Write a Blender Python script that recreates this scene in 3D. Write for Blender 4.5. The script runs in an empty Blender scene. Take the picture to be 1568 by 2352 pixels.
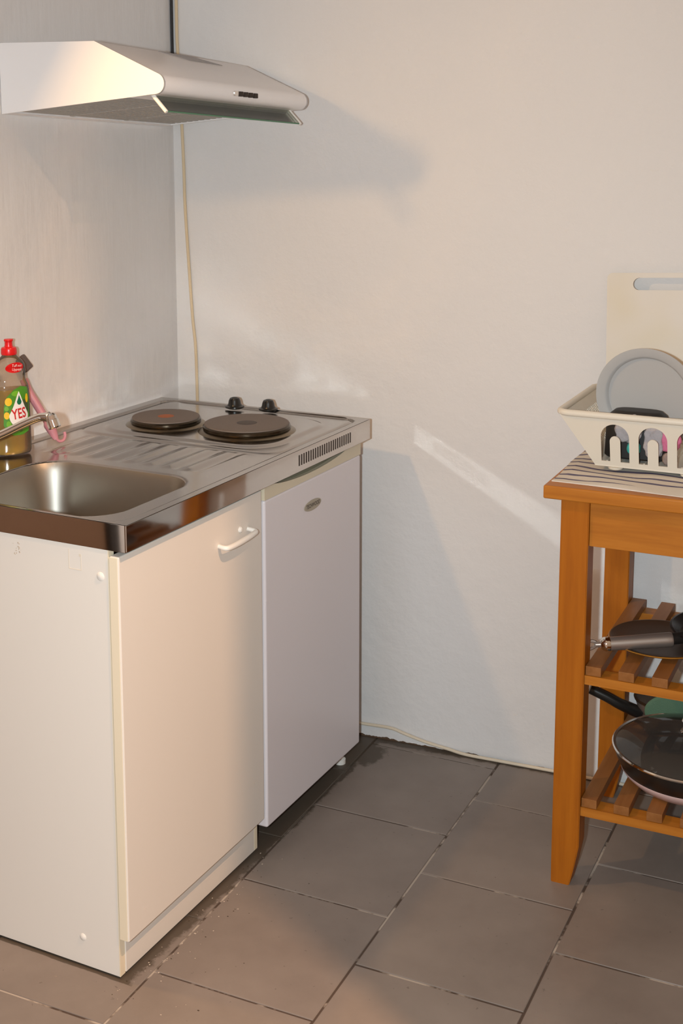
import bpy, bmesh, math, random
from mathutils import Vector, Matrix
random.seed(7)
D = bpy.data
COL = bpy.context.scene.collection
PI = math.pi

# ------------------------------------------------------------------ materials
def mat(name, color, rough=0.5, metal=0.0, **kw):
    m = D.materials.new(name); m.use_nodes = True
    b = m.node_tree.nodes['Principled BSDF']
    b.inputs['Base Color'].default_value = (*color, 1)
    b.inputs['Roughness'].default_value = rough
    b.inputs['Metallic'].default_value = metal
    for k, v in kw.items():
        b.inputs[k.replace('_', ' ')].default_value = v
    return m

def N(m, t, **kw):
    n = m.node_tree.nodes.new(t)
    for k, v in kw.items():
        if k in n.inputs: n.inputs[k].default_value = v
        else: setattr(n, k, v)
    return n

def L(m, a, b): m.node_tree.links.new(a, b)

def noise(m, scale, stretch=(1, 1, 1), detail=4, rough=.55, rot=(0, 0, 0)):
    tc = N(m, 'ShaderNodeTexCoord'); mp = N(m, 'ShaderNodeMapping')
    mp.inputs['Scale'].default_value = stretch
    mp.inputs['Rotation'].default_value = rot
    nz = N(m, 'ShaderNodeTexNoise')
    nz.inputs['Scale'].default_value = scale; nz.inputs['Detail'].default_value = detail
    nz.inputs['Roughness'].default_value = rough
    L(m, tc.outputs['Object'], mp.inputs['Vector']); L(m, mp.outputs['Vector'], nz.inputs['Vector'])
    return nz.outputs['Fac']

def ramp(m, fac, stops):
    r = N(m, 'ShaderNodeValToRGB')
    els = r.color_ramp.elements
    while len(els) < len(stops): els.new(.5)
    for e, (p, c) in zip(els, stops): e.position = p; e.color = (*c, 1)
    L(m, fac, r.inputs['Fac']); return r.outputs['Color']

def bsdf(m): return m.node_tree.nodes['Principled BSDF']

def bump(m, fac, strength, dist=.001, prev=None):
    b = N(m, 'ShaderNodeBump'); b.inputs['Strength'].default_value = strength
    b.inputs['Distance'].default_value = dist
    L(m, fac, b.inputs['Height'])
    if prev is not None: L(m, prev, b.inputs['Normal'])
    return b.outputs['Normal']

def mixc(m, fac, a, b, mode='MIX'):
    x = N(m, 'ShaderNodeMix', data_type='RGBA', blend_type=mode)
    if isinstance(fac, float): x.inputs[0].default_value = fac
    else: L(m, fac, x.inputs[0])
    for i, c in ((6, a), (7, b)):
        if isinstance(c, tuple): x.inputs[i].default_value = (*c, 1)
        else: L(m, c, x.inputs[i])
    return x.outputs[2]

def mathn(m, op, a, b=None):
    x = N(m, 'ShaderNodeMath', operation=op)
    for i, v in enumerate((a, b)):
        if v is None: continue
        if isinstance(v, (int, float)): x.inputs[i].default_value = v
        else: L(m, v, x.inputs[i])
    return x.outputs[0]

def plaster(name, stretch, col, strength, dirt=False, sc=30):
    m = mat(name, col, .85)
    big = noise(m, 1.6, detail=3)
    c = mixc(m, mathn(m, 'MULTIPLY', big, .9), tuple(x * 1.02 for x in col), tuple(x * .93 for x in col))
    if dirt:   # ragged dark edge and peeled paint where the wall meets the floor
        tc = N(m, 'ShaderNodeTexCoord'); sp = N(m, 'ShaderNodeSeparateXYZ'); L(m, tc.outputs['Object'], sp.inputs[0])
        nz = noise(m, 22, detail=6, stretch=(1, 1, .6))
        fade = mathn(m, 'MULTIPLY', mathn(m, 'SUBTRACT', 1.25, sp.outputs['X']), .8)
        lim = mathn(m, 'MULTIPLY', mathn(m, 'SUBTRACT', nz, .36), mathn(m, 'MULTIPLY', fade, .06))
        d = mathn(m, 'LESS_THAN', sp.outputs['Z'], lim)
        c = mixc(m, d, c, (.10, .055, .03))
    L(m, c, bsdf(m).inputs['Base Color'])
    n1 = bump(m, noise(m, sc, stretch, detail=6, rough=.55), strength, .004)
    n2 = bump(m, noise(m, 7, (1, 1, 1), detail=3), .35, .012, n1)
    n3 = bump(m, noise(m, 130, (1, 1, 1), detail=2), .25, .001, n2)
    L(m, n3, bsdf(m).inputs['Normal'])
    return m

M = {}
M['wall_back'] = plaster('plaster_back', (1, 1, 1), (.735, .708, .69), .5, True)
M['wall_left'] = plaster('plaster_left', (1, 1.5, .17), (.70, .675, .66), .42, sc=24)
M['ceiling'] = mat('ceiling_paint', (.85, .82, .79), .9)

def wood(name, c1, c2, c3, axis, rough=.42):
    m = mat(name, c2, rough, 0, Specular_IOR_Level=.3)
    st = [9, 9, 9]; st[axis] = .55
    g = noise(m, 5, tuple(st), detail=6, rough=.6)
    c = ramp(m, g, [(.3, c1), (.5, c2), (.7, c3)])
    fine = noise(m, 60, tuple(1 if i != axis else .05 for i in range(3)), detail=2)
    c = mixc(m, mathn(m, 'MULTIPLY', fine, .35), c, c1)
    blotch = noise(m, 9, detail=3)
    c = mixc(m, mathn(m, 'MULTIPLY', blotch, .25), c, c3)
    L(m, c, bsdf(m).inputs['Base Color'])
    L(m, bump(m, fine, .08, .001), bsdf(m).inputs['Normal'])
    return m
W = ((.31, .095, .008), (.43, .148, .015), (.53, .200, .026))
M['wood_x'] = wood('stained_birch_lengthwise', *W, 0)
M['wood_y'] = wood('stained_birch_depth', *W, 1)
M['wood_z'] = wood('stained_birch_upright', (.28, .074, .003), (.38, .110, .004), (.44, .138, .007), 2)
M['wood_s'] = wood('stained_birch_slat', (.20, .072, .016), (.27, .105, .028), (.33, .14, .045), 1)
M['wood_dish'] = wood('dish_wood', (.25, .09, .01), (.36, .15, .02), (.45, .2, .03), 0)

def steel(name, base, rough, nst, nstr, smear=0.):
    m = mat(name, base, rough, 1.0)
    f = noise(m, 40, nst, detail=3)
    if smear:
        s = noise(m, 9, detail=5)
        r = mathn(m, 'ADD', rough, mathn(m, 'MULTIPLY', mathn(m, 'SUBTRACT', s, .45), smear))
        r = mathn(m, 'MAXIMUM', r, .05)
        L(m, r, bsdf(m).inputs['Roughness'])
    L(m, bump(m, f, nstr, .0006), bsdf(m).inputs['Normal'])
    return m
M['steel'] = steel('brushed_steel_top', (.43, .395, .365), .15, (1, 1, 1), .05, .22)
M['steel_edge'] = steel('polished_steel_edge', (.58, .53, .49), .055, (1, 1, 1), .004, .06)
M['steel_bowl'] = steel('satin_steel_bowl', (.29, .265, .23), .42, (8, 1, 1), .03)
M['chrome'] = mat('chrome', (.75, .73, .70), .08, 1.0)
M['metal_dark'] = mat('dull_pan_metal', (.42, .36, .32), .36, .75)
M['white_hood'] = mat('white_enamel', (.86, .83, .82), .3)
M['white_fridge'] = mat('white_fridge_enamel', (.74, .695, .715), .32)
M['cream'] = mat('cream_plastic', (.68, .60, .45), .45)
M['cabinet'] = mat('cream_white_laminate', (.76, .70, .63), .42)
M['cab_panel'] = mat('white_laminate_panel', (.80, .745, .675), .45)
M['edging'] = mat('yellowed_edging', (.82, .71, .53), .5)
M['plastic_white'] = mat('white_plastic', (.82, .78, .72), .35)
M['black'] = mat('black_plastic', (.012, .011, .010), .3)
M['black_matte'] = mat('matte_black', (.015, .012, .010), .55)
M['slot'] = mat('slot_dark', (.03, .018, .012), .7)
M['recess'] = mat('handle_recess', (.17, .17, .115), .4)
M['iron'] = mat('hotplate_iron', (.135, .105, .088), .6)
M['iron_rim'] = mat('hotplate_rim', (.055, .04, .025), .18, .8)
M['burnt'] = mat('burnt_ring', (.22, .17, .11), .3, 1.0)
M['rust'] = mat('rust_spot', (.34, .085, .012), .6)
M['iron_dark'] = mat('iron_centre', (.055, .040, .032), .6)
M['filter'] = mat('filter_grey', (.42, .38, .34), .5)
M['filter_slot'] = mat('filter_slot', (.06, .05, .042), .6)
M['vent_grey'] = mat('vent_grey', (.34, .32, .32), .5)
M['cable'] = mat('beige_cable', (.66, .52, .34), .5)
M['cable_floor'] = mat('white_cable', (.70, .59, .45), .5)
M['cable_black'] = mat('black_cable', (.02, .02, .022), .4)
M['red'] = mat('red_cap', (.62, .004, .006), .3)
M['red_text'] = mat('red_letters', (.55, .012, .014), .5)
M['white_text'] = mat('white_print', (.85, .75, .72), .5)
M['green_label'] = mat('green_label', (.06, .24, .015), .4)
M['green_light'] = mat('leaf_green', (.14, .38, .02), .4)
M['lemon'] = mat('lemon_yellow', (.75, .48, .005), .4)
M['drop_green'] = mat('drop_green', (.0, .13, .055), .4)
M['label_white'] = mat('label_white', (.80, .76, .74), .4)
M['pink'] = mat('mauve_plastic', (.47, .20, .24), .35)
M['bristle'] = mat('dark_bristle', (.10, .075, .07), .8)
M['drainer'] = mat('cream_drainer', (.70, .645, .55), .4)
M['plate'] = mat('grey_plate', (.46, .45, .44), .35)
M['board'] = mat('cutting_board', (.78, .71, .62), .5)
bd = M['board']
_f = noise(bd, 4.5, detail=2)
_c = ramp(bd, _f, [(.45, (.69, .63, .555)), (.75, (.66, .58, .43))])
L(bd, _c, bsdf(bd).inputs['Base Color'])
M['teal'] = mat('teal_sponge', (.05, .42, .38), .9)
M['pink_sponge'] = mat('pink_cloth', (.70, .18, .30), .9)
M['grey_cloth'] = mat('grey_cloth', (.42, .38, .385), .95)
M['brown_cloth'] = mat('brown_scourer', (.33, .24, .20), .95)
for k in ('teal', 'pink_sponge', 'grey_cloth', 'brown_cloth', 'bristle'):
    L(M[k], bump(M[k], noise(M[k], 160, detail=4), .8, .003), bsdf(M[k]).inputs['Normal'])
M['green_pot'] = mat('green_enamel', (.085, .165, .10), .7)
M['dish_dark'] = mat('dark_dish', (.055, .030, .018), .35)
M['pan_black'] = mat('pan_black', (.012, .010, .009), .3)
M['pan_base'] = mat('pan_base', (.62, .45, .43), .4)
M['door_brown'] = mat('brown_door', (.16, .085, .045), .5)
M['dirt'] = mat('dirt', (.07, .045, .025), .9)
M['flake'] = mat('plaster_flakes', (.55, .45, .36), .9)
M['badge'] = mat('badge_beige', (.38, .33, .25), .35)
M['badge_text'] = mat('badge_dark', (.07, .045, .03), .4)
M['residue'] = mat('glue_residue', (.74, .655, .54), .7)
M['stain'] = mat('brown_stain', (.56, .46, .36), .8)

def thin_glass(name, tint, gloss_rough=.03, clear=.8, ior=1.45):
    m = D.materials.new(name); m.use_nodes = True
    nt = m.node_tree; nt.nodes.clear()
    o = N(m, 'ShaderNodeOutputMaterial'); t = N(m, 'ShaderNodeBsdfTransparent'); g = N(m, 'ShaderNodeBsdfGlossy')
    d = N(m, 'ShaderNodeBsdfDiffuse'); d.inputs[0].default_value = (*tint, 1)
    t.inputs[0].default_value = (*tint, 1); g.inputs['Roughness'].default_value = gloss_rough
    fr = N(m, 'ShaderNodeFresnel'); fr.inputs['IOR'].default_value = ior
    m1 = N(m, 'ShaderNodeMixShader'); m2 = N(m, 'ShaderNodeMixShader')
    m1.inputs[0].default_value = clear
    L(m, d.outputs[0], m1.inputs[1]); L(m, t.outputs[0], m1.inputs[2])
    L(m, fr.outputs[0], m2.inputs[0]); L(m, m1.outputs[0], m2.inputs[1]); L(m, g.outputs[0], m2.inputs[2])
    L(m, m2.outputs[0], o.inputs[0]); return m
M['clear_plastic'] = thin_glass('clear_bottle_plastic', (.86, .80, .74), .06, .95)
M['visor'] = thin_glass('visor_glass', (.80, .86, .80), .03, .9)
M['visor_edge'] = mat('green_glass_edge', (.06, .20, .10), .2)
M['lid_glass'] = thin_glass('smoked_lid_glass', (.55, .48, .42), .04, .9)
M['liquid'] = mat('green_yellow_liquid', (.34, .205, .001), .15)

# towel: cream cloth with navy stripes across it
tw_ = mat('striped_cloth', (.7, .64, .56), .9)
tc = N(tw_, 'ShaderNodeTexCoord'); sp = N(tw_, 'ShaderNodeSeparateXYZ'); L(tw_, tc.outputs['Object'], sp.inputs[0])
wob = mathn(tw_, 'MULTIPLY', mathn(tw_, 'SUBTRACT', noise(tw_, 7, detail=2), .5), .035)
yy = mathn(tw_, 'ADD', mathn(tw_, 'ADD', sp.outputs['Y'], wob), mathn(tw_, 'MULTIPLY', sp.outputs['X'], .06))
fr = mathn(tw_, 'FRACT', mathn(tw_, 'MULTIPLY', yy, 1 / .037))
band = mathn(tw_, 'LESS_THAN', mathn(tw_, 'ABSOLUTE', mathn(tw_, 'SUBTRACT', fr, .5)), .14)
inside = mathn(tw_, 'GREATER_THAN', sp.outputs['Y'], .05)
L(tw_, mixc(tw_, mathn(tw_, 'MULTIPLY', band, inside), (.66, .60, .52), (.12, .105, .17)), bsdf(tw_).inputs['Base Color'])
L(tw_, bump(tw_, noise(tw_, 260, detail=2), .4, .001), bsdf(tw_).inputs['Normal'])
M['towel'] = tw_

# floor tiles
tl = mat('grey_floor_tile', (.2, .16, .14), .5)
c = ramp(tl, noise(tl, 3.2, detail=6, rough=.6), [(.3, (.175, .138, .117)), (.55, (.220, .178, .152)), (.75, (.26, .213, .182))])
c = mixc(tl, mathn(tl, 'MULTIPLY', noise(tl, 28, detail=4), .3), c, (.26, .215, .18))
c = mixc(tl, mathn(tl, 'MULTIPLY', mathn(tl, 'GREATER_THAN', noise(tl, 75, detail=2), .73), .5), c, (.10, .07, .055))
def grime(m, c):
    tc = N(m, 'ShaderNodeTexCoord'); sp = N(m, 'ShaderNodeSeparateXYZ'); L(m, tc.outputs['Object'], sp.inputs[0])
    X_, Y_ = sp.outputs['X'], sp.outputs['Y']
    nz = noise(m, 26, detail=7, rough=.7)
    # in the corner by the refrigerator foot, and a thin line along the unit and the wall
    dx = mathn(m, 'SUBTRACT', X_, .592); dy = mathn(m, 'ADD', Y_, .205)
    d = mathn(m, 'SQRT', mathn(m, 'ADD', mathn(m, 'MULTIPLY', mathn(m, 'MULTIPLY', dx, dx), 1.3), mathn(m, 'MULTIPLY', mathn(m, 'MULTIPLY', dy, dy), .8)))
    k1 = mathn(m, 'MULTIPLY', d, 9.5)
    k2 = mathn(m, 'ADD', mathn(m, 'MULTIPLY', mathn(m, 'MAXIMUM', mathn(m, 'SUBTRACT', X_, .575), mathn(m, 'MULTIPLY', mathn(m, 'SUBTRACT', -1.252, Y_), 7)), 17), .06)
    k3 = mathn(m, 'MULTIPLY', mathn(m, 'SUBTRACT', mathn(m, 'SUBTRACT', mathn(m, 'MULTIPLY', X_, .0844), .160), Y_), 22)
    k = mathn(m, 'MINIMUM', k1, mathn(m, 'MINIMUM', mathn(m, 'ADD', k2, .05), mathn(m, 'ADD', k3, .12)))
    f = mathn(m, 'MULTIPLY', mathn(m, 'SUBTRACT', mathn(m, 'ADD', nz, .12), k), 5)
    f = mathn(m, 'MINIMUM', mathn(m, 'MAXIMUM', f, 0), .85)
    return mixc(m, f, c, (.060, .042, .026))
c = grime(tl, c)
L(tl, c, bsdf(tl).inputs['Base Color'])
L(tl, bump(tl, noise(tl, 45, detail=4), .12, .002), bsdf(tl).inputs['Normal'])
M['tile'] = tl
gr = mat('grout', (.09, .055, .04), .9)
c = ramp(gr, noise(gr, 6, detail=5, rough=.65), [(.50, (.075, .048, .034)), (.57, (.42, .35, .29))])
L(gr, c, bsdf(gr).inputs['Base Color'])
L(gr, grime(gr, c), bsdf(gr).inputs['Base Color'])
M['grout'] = gr

# ------------------------------------------------------------------ mesh helpers
def finish(name, bm, mats, parent=None, smooth=35, recalc=True):
    if recalc: bmesh.ops.recalc_face_normals(bm, faces=bm.faces)
    me = D.meshes.new(name); bm.to_mesh(me); bm.free()
    if not isinstance(mats, (list, tuple)): mats = [mats]
    for m in mats: me.materials.append(M[m] if isinstance(m, str) else m)
    if smooth:
        me.polygons.foreach_set('use_smooth', [True] * len(me.polygons))
        me.set_sharp_from_angle(angle=math.radians(smooth))
    o = D.objects.new(name, me); COL.objects.link(o)
    if smooth and len(me.polygons) < 400:
        wm = o.modifiers.new('weighted_normals', 'WEIGHTED_NORMAL'); wm.keep_sharp = True
    if parent: o.parent = parent
    return o

def merge(bm, tmp):
    vm = {v: bm.verts.new(v.co) for v in tmp.verts}
    for f in tmp.faces:
        try: nf = bm.faces.new([vm[v] for v in f.verts]); nf.material_index = f.material_index
        except ValueError: pass
    tmp.free()

def box(bm, a, b, bev=0, seg=2, mi=0, mtx=None):
    t = bmesh.new()
    bmesh.ops.create_cube(t, size=1)
    for v in t.verts:
        v.co = Vector([a[i] + (v.co[i] + .5) * (b[i] - a[i]) for i in range(3)])
    if bev:
        bmesh.ops.bevel(t, geom=list(t.edges), offset=bev, segments=seg, profile=.5, affect='EDGES')
    if mtx is not None: bmesh.ops.transform(t, matrix=mtx, verts=t.verts)
    for f in t.faces: f.material_index = mi
    merge(bm, t)
    return bm

def lathe(bm, prof, n=48, sx=1, sy=1, mtx=None, mi=0, closed=False):
    t = bmesh.new(); rings = []
    for r, z in prof:
        if r < 1e-6: rings.append([t.verts.new((0, 0, z))])
        else: rings.append([t.verts.new((r * sx * math.cos(2 * PI * i / n), r * sy * math.sin(2 * PI * i / n), z)) for i in range(n)])
    pairs = list(zip(rings[:-1], rings[1:]))
    if closed: pairs.append((rings[-1], rings[0]))
    for A, B in pairs:
        for i in range(n):
            j = (i + 1) % n
            vs = [A[i % len(A)], A[j % len(A)], B[j % len(B)], B[i % len(B)]]
            u = []
            for v in vs:
                if v not in u: u.append(v)
            if len(u) > 2:
                try: t.faces.new(u)
                except ValueError: pass
    if mtx is not None: bmesh.ops.transform(t, matrix=mtx, verts=t.verts)
    for f in t.faces: f.material_index = mi
    merge(bm, t); return bm

def spline(pts, k=8):
    P = [Vector(p) for p in pts]; out = []
    for i in range(len(P) - 1):
        p0, p1, p2, p3 = P[max(i - 1, 0)], P[i], P[i + 1], P[min(i + 2, len(P) - 1)]
        for s in range(k):
            t = s / k
            out.append(.5 * ((2 * p1) + (-p0 + p2) * t + (2 * p0 - 5 * p1 + 4 * p2 - p3) * t * t + (-p0 + 3 * p1 - 3 * p2 + p3) * t ** 3))
    out.append(P[-1]); return out

def tube(bm, pts, r, n=12, cap=True, closed=False, mi=0):
    t = bmesh.new(); P = [Vector(p) for p in pts]; m = len(P)
    rs = r if isinstance(r, (list, tuple)) else [r] * m
    tang = []
    for i in range(m):
        if closed: d = P[(i + 1) % m] - P[i - 1]
        else: d = P[min(i + 1, m - 1)] - P[max(i - 1, 0)]
        tang.append(d.normalized())
    up = Vector((0, 0, 1)) if abs(tang[0].z) < .9 else Vector((1, 0, 0))
    nrm = tang[0].cross(up).normalized(); rings = []
    for i in range(m):
        nrm = (nrm - tang[i] * nrm.dot(tang[i])).normalized(); bn = tang[i].cross(nrm)
        rings.append([t.verts.new(P[i] + (nrm * math.cos(2 * PI * k / n) + bn * math.sin(2 * PI * k / n)) * rs[i]) for k in range(n)])
    prs = list(zip(rings[:-1], rings[1:]))
    if closed: prs.append((rings[-1], rings[0]))
    for A, B in prs:
        for k in range(n): t.faces.new((A[k], A[(k + 1) % n], B[(k + 1) % n], B[k]))
    if cap and not closed:
        t.faces.new(rings[0][::-1]); t.faces.new(rings[-1])
    for f in t.faces: f.material_index = mi
    merge(bm, t); return bm

def prism(bm, poly, h0, h1, frame=None, mi=0, bev=0):
    """extrude a 2D outline (a,b) from h0 to h1; frame maps (a,b,h) to xyz"""
    fr = frame or (lambda a, b, h: (a, b, h))
    t = bmesh.new()
    A = [t.verts.new((a, b, h0)) for a, b in poly]; B = [t.verts.new((a, b, h1)) for a, b in poly]
    n = len(poly)
    t.faces.new(A[::-1]); t.faces.new(B)
    for i in range(n): t.faces.new((A[i], A[(i + 1) % n], B[(i + 1) % n], B[i]))
    if bev:
        ed = [e for e in t.edges if abs(e.verts[0].co.z - e.verts[1].co.z) < 1e-9]
        bmesh.ops.bevel(t, geom=ed, offset=bev, segments=2, profile=.5, affect='EDGES')
    for v in t.verts: v.co = Vector(fr(*v.co))
    for f in t.faces: f.material_index = mi
    merge(bm, t); return bm

def rrect(w0, h0, w1, h1, r, k=6):
    out = []
    for cx, cy, a0 in ((w1 - r, h0 + r, -90), (w1 - r, h1 - r, 0), (w0 + r, h1 - r, 90), (w0 + r, h0 + r, 180)):
        for i in range(k + 1):
            a = math.radians(a0 + 90 * i / k); out.append((cx + r * math.cos(a), cy + r * math.sin(a)))
    return out

def text_verts(s, size, bold=.0):
    cu = D.curves.new('lettering', 'FONT'); cu.body = s; cu.size = size; cu.align_x = 'CENTER'; cu.align_y = 'CENTER'
    cu.offset = bold; cu.resolution_u = 3
    o = D.objects.new('lettering', cu); COL.objects.link(o)
    bpy.context.view_layer.update()
    me = D.meshes.new_from_object(o.evaluated_get(bpy.context.evaluated_depsgraph_get()))
    V = [tuple(v.co) for v in me.vertices]; F = [tuple(p.vertices) for p in me.polygons]
    D.objects.remove(o); D.curves.remove(cu); D.meshes.remove(me)
    return V, F

def thing(name, label, cat, loc=(0, 0, 0), rz=0, group=None):
    o = D.objects.new(name, None); COL.objects.link(o); o.empty_display_size = .05
    o.location = loc; o.rotation_euler = (0, 0, rz)
    o['label'] = label; o['category'] = cat
    if group: o['group'] = group
    return o

def tag(o, label, cat, group=None):
    o['label'] = label; o['category'] = cat
    if group: o['group'] = group
    return o

def struct(o): o['kind'] = 'structure'; return o

# ------------------------------------------------------------------ room shell
WA = .0842; WY = -.1549            # the back wall is not square to the left wall
wn = Vector((-math.sin(WA), math.cos(WA), 0)); wt = Vector((math.cos(WA), math.sin(WA), 0))
def on_wall(s, z, d=0):            # s metres along the back wall, d metres in front of it
    p = Vector((0, WY, 0)) + wt * s - wn * d; return (p.x, p.y, z)

WALLROT = Matrix.Translation((0, WY, 0)) @ Matrix.Rotation(WA, 4, 'Z')
o = struct(finish('wall_back', box(bmesh.new(), (-.12, 0, 0), (2.46, .12, 2.7)), 'wall_back', smooth=0))
o.matrix_world = WALLROT
struct(finish('wall_left', box(bmesh.new(), (-.12, -4.2, 0), (0, .0, 2.7)), 'wall_left', smooth=0))
struct(finish('wall_right_occluder', box(bmesh.new(), (1.80, -1.507, 0), (1.92, .0, 2.7)), 'wall_back', smooth=0))  # unseen wall, added so its near end cuts off the hall lamp
struct(finish('ceiling', box(bmesh.new(), (-.12, -3.3, 2.7), (2.48, .3, 2.8)), 'ceiling', smooth=0))

# floor: tiles laid in a running bond with grout between
UT = .0337; TX, TY, TW, TH = .5809, -.1407, .3398, .3527
ROT = Matrix.Translation((TX, TY, 0)) @ Matrix.Rotation(UT, 4, 'Z')
bm = bmesh.new()
box(bm, (-1.2, -4.4, -.12), (5.0, .45, -.0022), mi=1)
g = .0024
ph = {-3: .08, -2: .52, -1: .52, 0: .0, 1: .52, 2: .08, 3: .55, 4: .05, 5: .5}
inv = ROT
for i in range(-2, 7):
    x0, x1 = i * TW + g, (i + 1) * TW - g
    p = ph.get(i, .5 * (i % 2))
    for j in range(-2, 12):
        y1 = (p - j) * TH - g; y0 = (p - j - 1) * TH + g
        cx = TX + (x0 + x1) / 2; cy = TY + (y0 + y1) / 2
        if cy > .32 or cy < -4.2: continue
        e = [random.uniform(-.0006, .0006) for _ in range(4)]
        t = bmesh.new(); dz = random.uniform(-.0005, 0)
        lo = [(x0, y0), (x1, y0), (x1, y1), (x0, y1)]
        lo = [(a + random.uniform(-.0007, .0007), b + random.uniform(-.0007, .0007)) for a, b in lo]
        q = .0012
        ins = [(x0 + q, y0 + q), (x1 - q, y0 + q), (x1 - q, y1 - q), (x0 + q, y1 - q)]
        A = [t.verts.new((a, b, -.006)) for a, b in lo]; B = [t.verts.new((a, b, -.0012 + dz)) for a, b in lo]
        C_ = [t.verts.new((a, b, dz)) for a, b in ins]
        for k in range(4):
            k2 = (k + 1) % 4
            t.faces.new((A[k], A[k2], B[k2], B[k])); t.faces.new((B[k], B[k2], C_[k2], C_[k]))
        t.faces.new(C_)
        bmesh.ops.transform(t, matrix=ROT, verts=t.verts)
        merge(bm, t)
struct(finish('floor', bm, ['tile', 'grout'], smooth=0))

# a brown door leaf further along the left wall, seen only as a reflection in the steel edge
t = struct(finish('door_1', box(bmesh.new(), (0, -1.965, 0), (.03, -1.30, 2.0), .004), 'door_brown'))
finish('door_edge', box(bmesh.new(), (0, -2.005, 0), (.045, -1.967, 2.0), .004), 'black_matte', t)
# ------------------------------------------------------------------ kitchen unit
YN, YF = -1.2497, -.236      # near and far end of the steel worktop
XF = .617; HT = .9; ED = .05
# --- worktop
top = thing('worktop', 'stainless steel worktop with sink, drainboard and two hot plates over the low cabinet', 'worktop', (0, 0, 0))
def sstep(a, b, x):
    t = min(1, max(0, (x - a) / (b - a))); return t * t * (3 - 2 * t)
def sd_rr(x, y, x0, y0, x1, y1, r):
    qx = abs(x - (x0 + x1) / 2) - (x1 - x0) / 2 + r; qy = abs(y - (y0 + y1) / 2) - (y1 - y0) / 2 + r
    return math.hypot(max(qx, 0), max(qy, 0)) + min(max(qx, qy), 0) - r
BOWL = (.152, -1.232, .552, -.895, .085)
def hgt(x, y):
    h = 0.
    # raised bead round the outside, low field inside
    d = sd_rr(x, y, .030, YN + .012, XF - .022, YF - .024, .03)
    h += .0045 * (1 - sstep(-.012, .0, -d)) if d < 0 else .0045
    # pressed cooker field: flat raised tray with soft border
    d2 = sd_rr(x, y, .085, -.632, .545, -.315, .075)
    h += .004 * (1 - sstep(-.004, .014, d2))
    # step between drainboard and hob
    d4 = sd_rr(x, y, .045, -.662, .590, -.252, .05)
    h += .0032 * (1 - sstep(-.006, .006, d4))
    # drainboard ribs running along the unit
    if .085 < x < .53 and -.87 < y < -.668:
        y0 = -.850 - .0 * x
        w = sstep(y0 - .012, y0 + .008, y) * (1 - sstep(-.688, -.672, y)) * sstep(.085, .105, x) * (1 - sstep(.51, .53, x))
        ph_ = ((x - .105) / .0505) % 1
        h += w * (.0042 * math.sin(PI * ph_) ** 2 - .001)
    # bowl
    d3 = sd_rr(x, y, *BOWL)
    h -= .155 * sstep(0, .05, -d3) if d3 < 0 else 0
    return HT - .0045 + h
nx, ny = 196, 320
xs = [XF * i / nx for i in range(nx + 1)]; ys = [YN + (YF - YN) * j / ny for j in range(ny + 1)]
bmT = bmesh.new(); bmB = bmesh.new()
def inside_bowl(x, y): return sd_rr(x, y, *BOWL) < -.004
Z_ = [[hgt(x, y) for y in ys] for x in xs]
vT = {}; vB = {}
cell_in = [[inside_bowl((xs[i] + xs[i + 1]) / 2, (ys[j] + ys[j + 1]) / 2) for j in range(ny)] for i in range(nx)]
def sheet_pt(i, j):
    x, y = xs[i], ys[j]
    nb = {cell_in[a][b] for a in (i - 1, i) for b in (j - 1, j) if 0 <= a < nx and 0 <= b < ny}
    if len(nb) == 2:      # on the seam between sheet and bowl: slide onto the true outline
        for _ in range(3):
            e = 1e-5; d = sd_rr(x, y, *BOWL) + .004
            gx_ = (sd_rr(x + e, y, *BOWL) - sd_rr(x - e, y, *BOWL)) / (2 * e); gy_ = (sd_rr(x, y + e, *BOWL) - sd_rr(x, y - e, *BOWL)) / (2 * e)
            g2 = gx_ * gx_ + gy_ * gy_ or 1; x -= d * gx_ / g2; y -= d * gy_ / g2
        return (x, y, hgt(x, y))
    return (x, y, Z_[i][j])
for i in range(nx):
    for j in range(ny):
        q = [(i, j), (i + 1, j), (i + 1, j + 1), (i, j + 1)]
        b, dct = (bmB, vB) if cell_in[i][j] else (bmT, vT)
        vs = []
        for k in q:
            if k not in dct: dct[k] = b.verts.new(sheet_pt(*k))
            vs.append(dct[k])
        b.faces.new(vs)
finish('top_sheet', bmT, 'steel', top, smooth=60)
finish('sink_bowl', bmB, 'steel_bowl', top, smooth=80)
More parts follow.
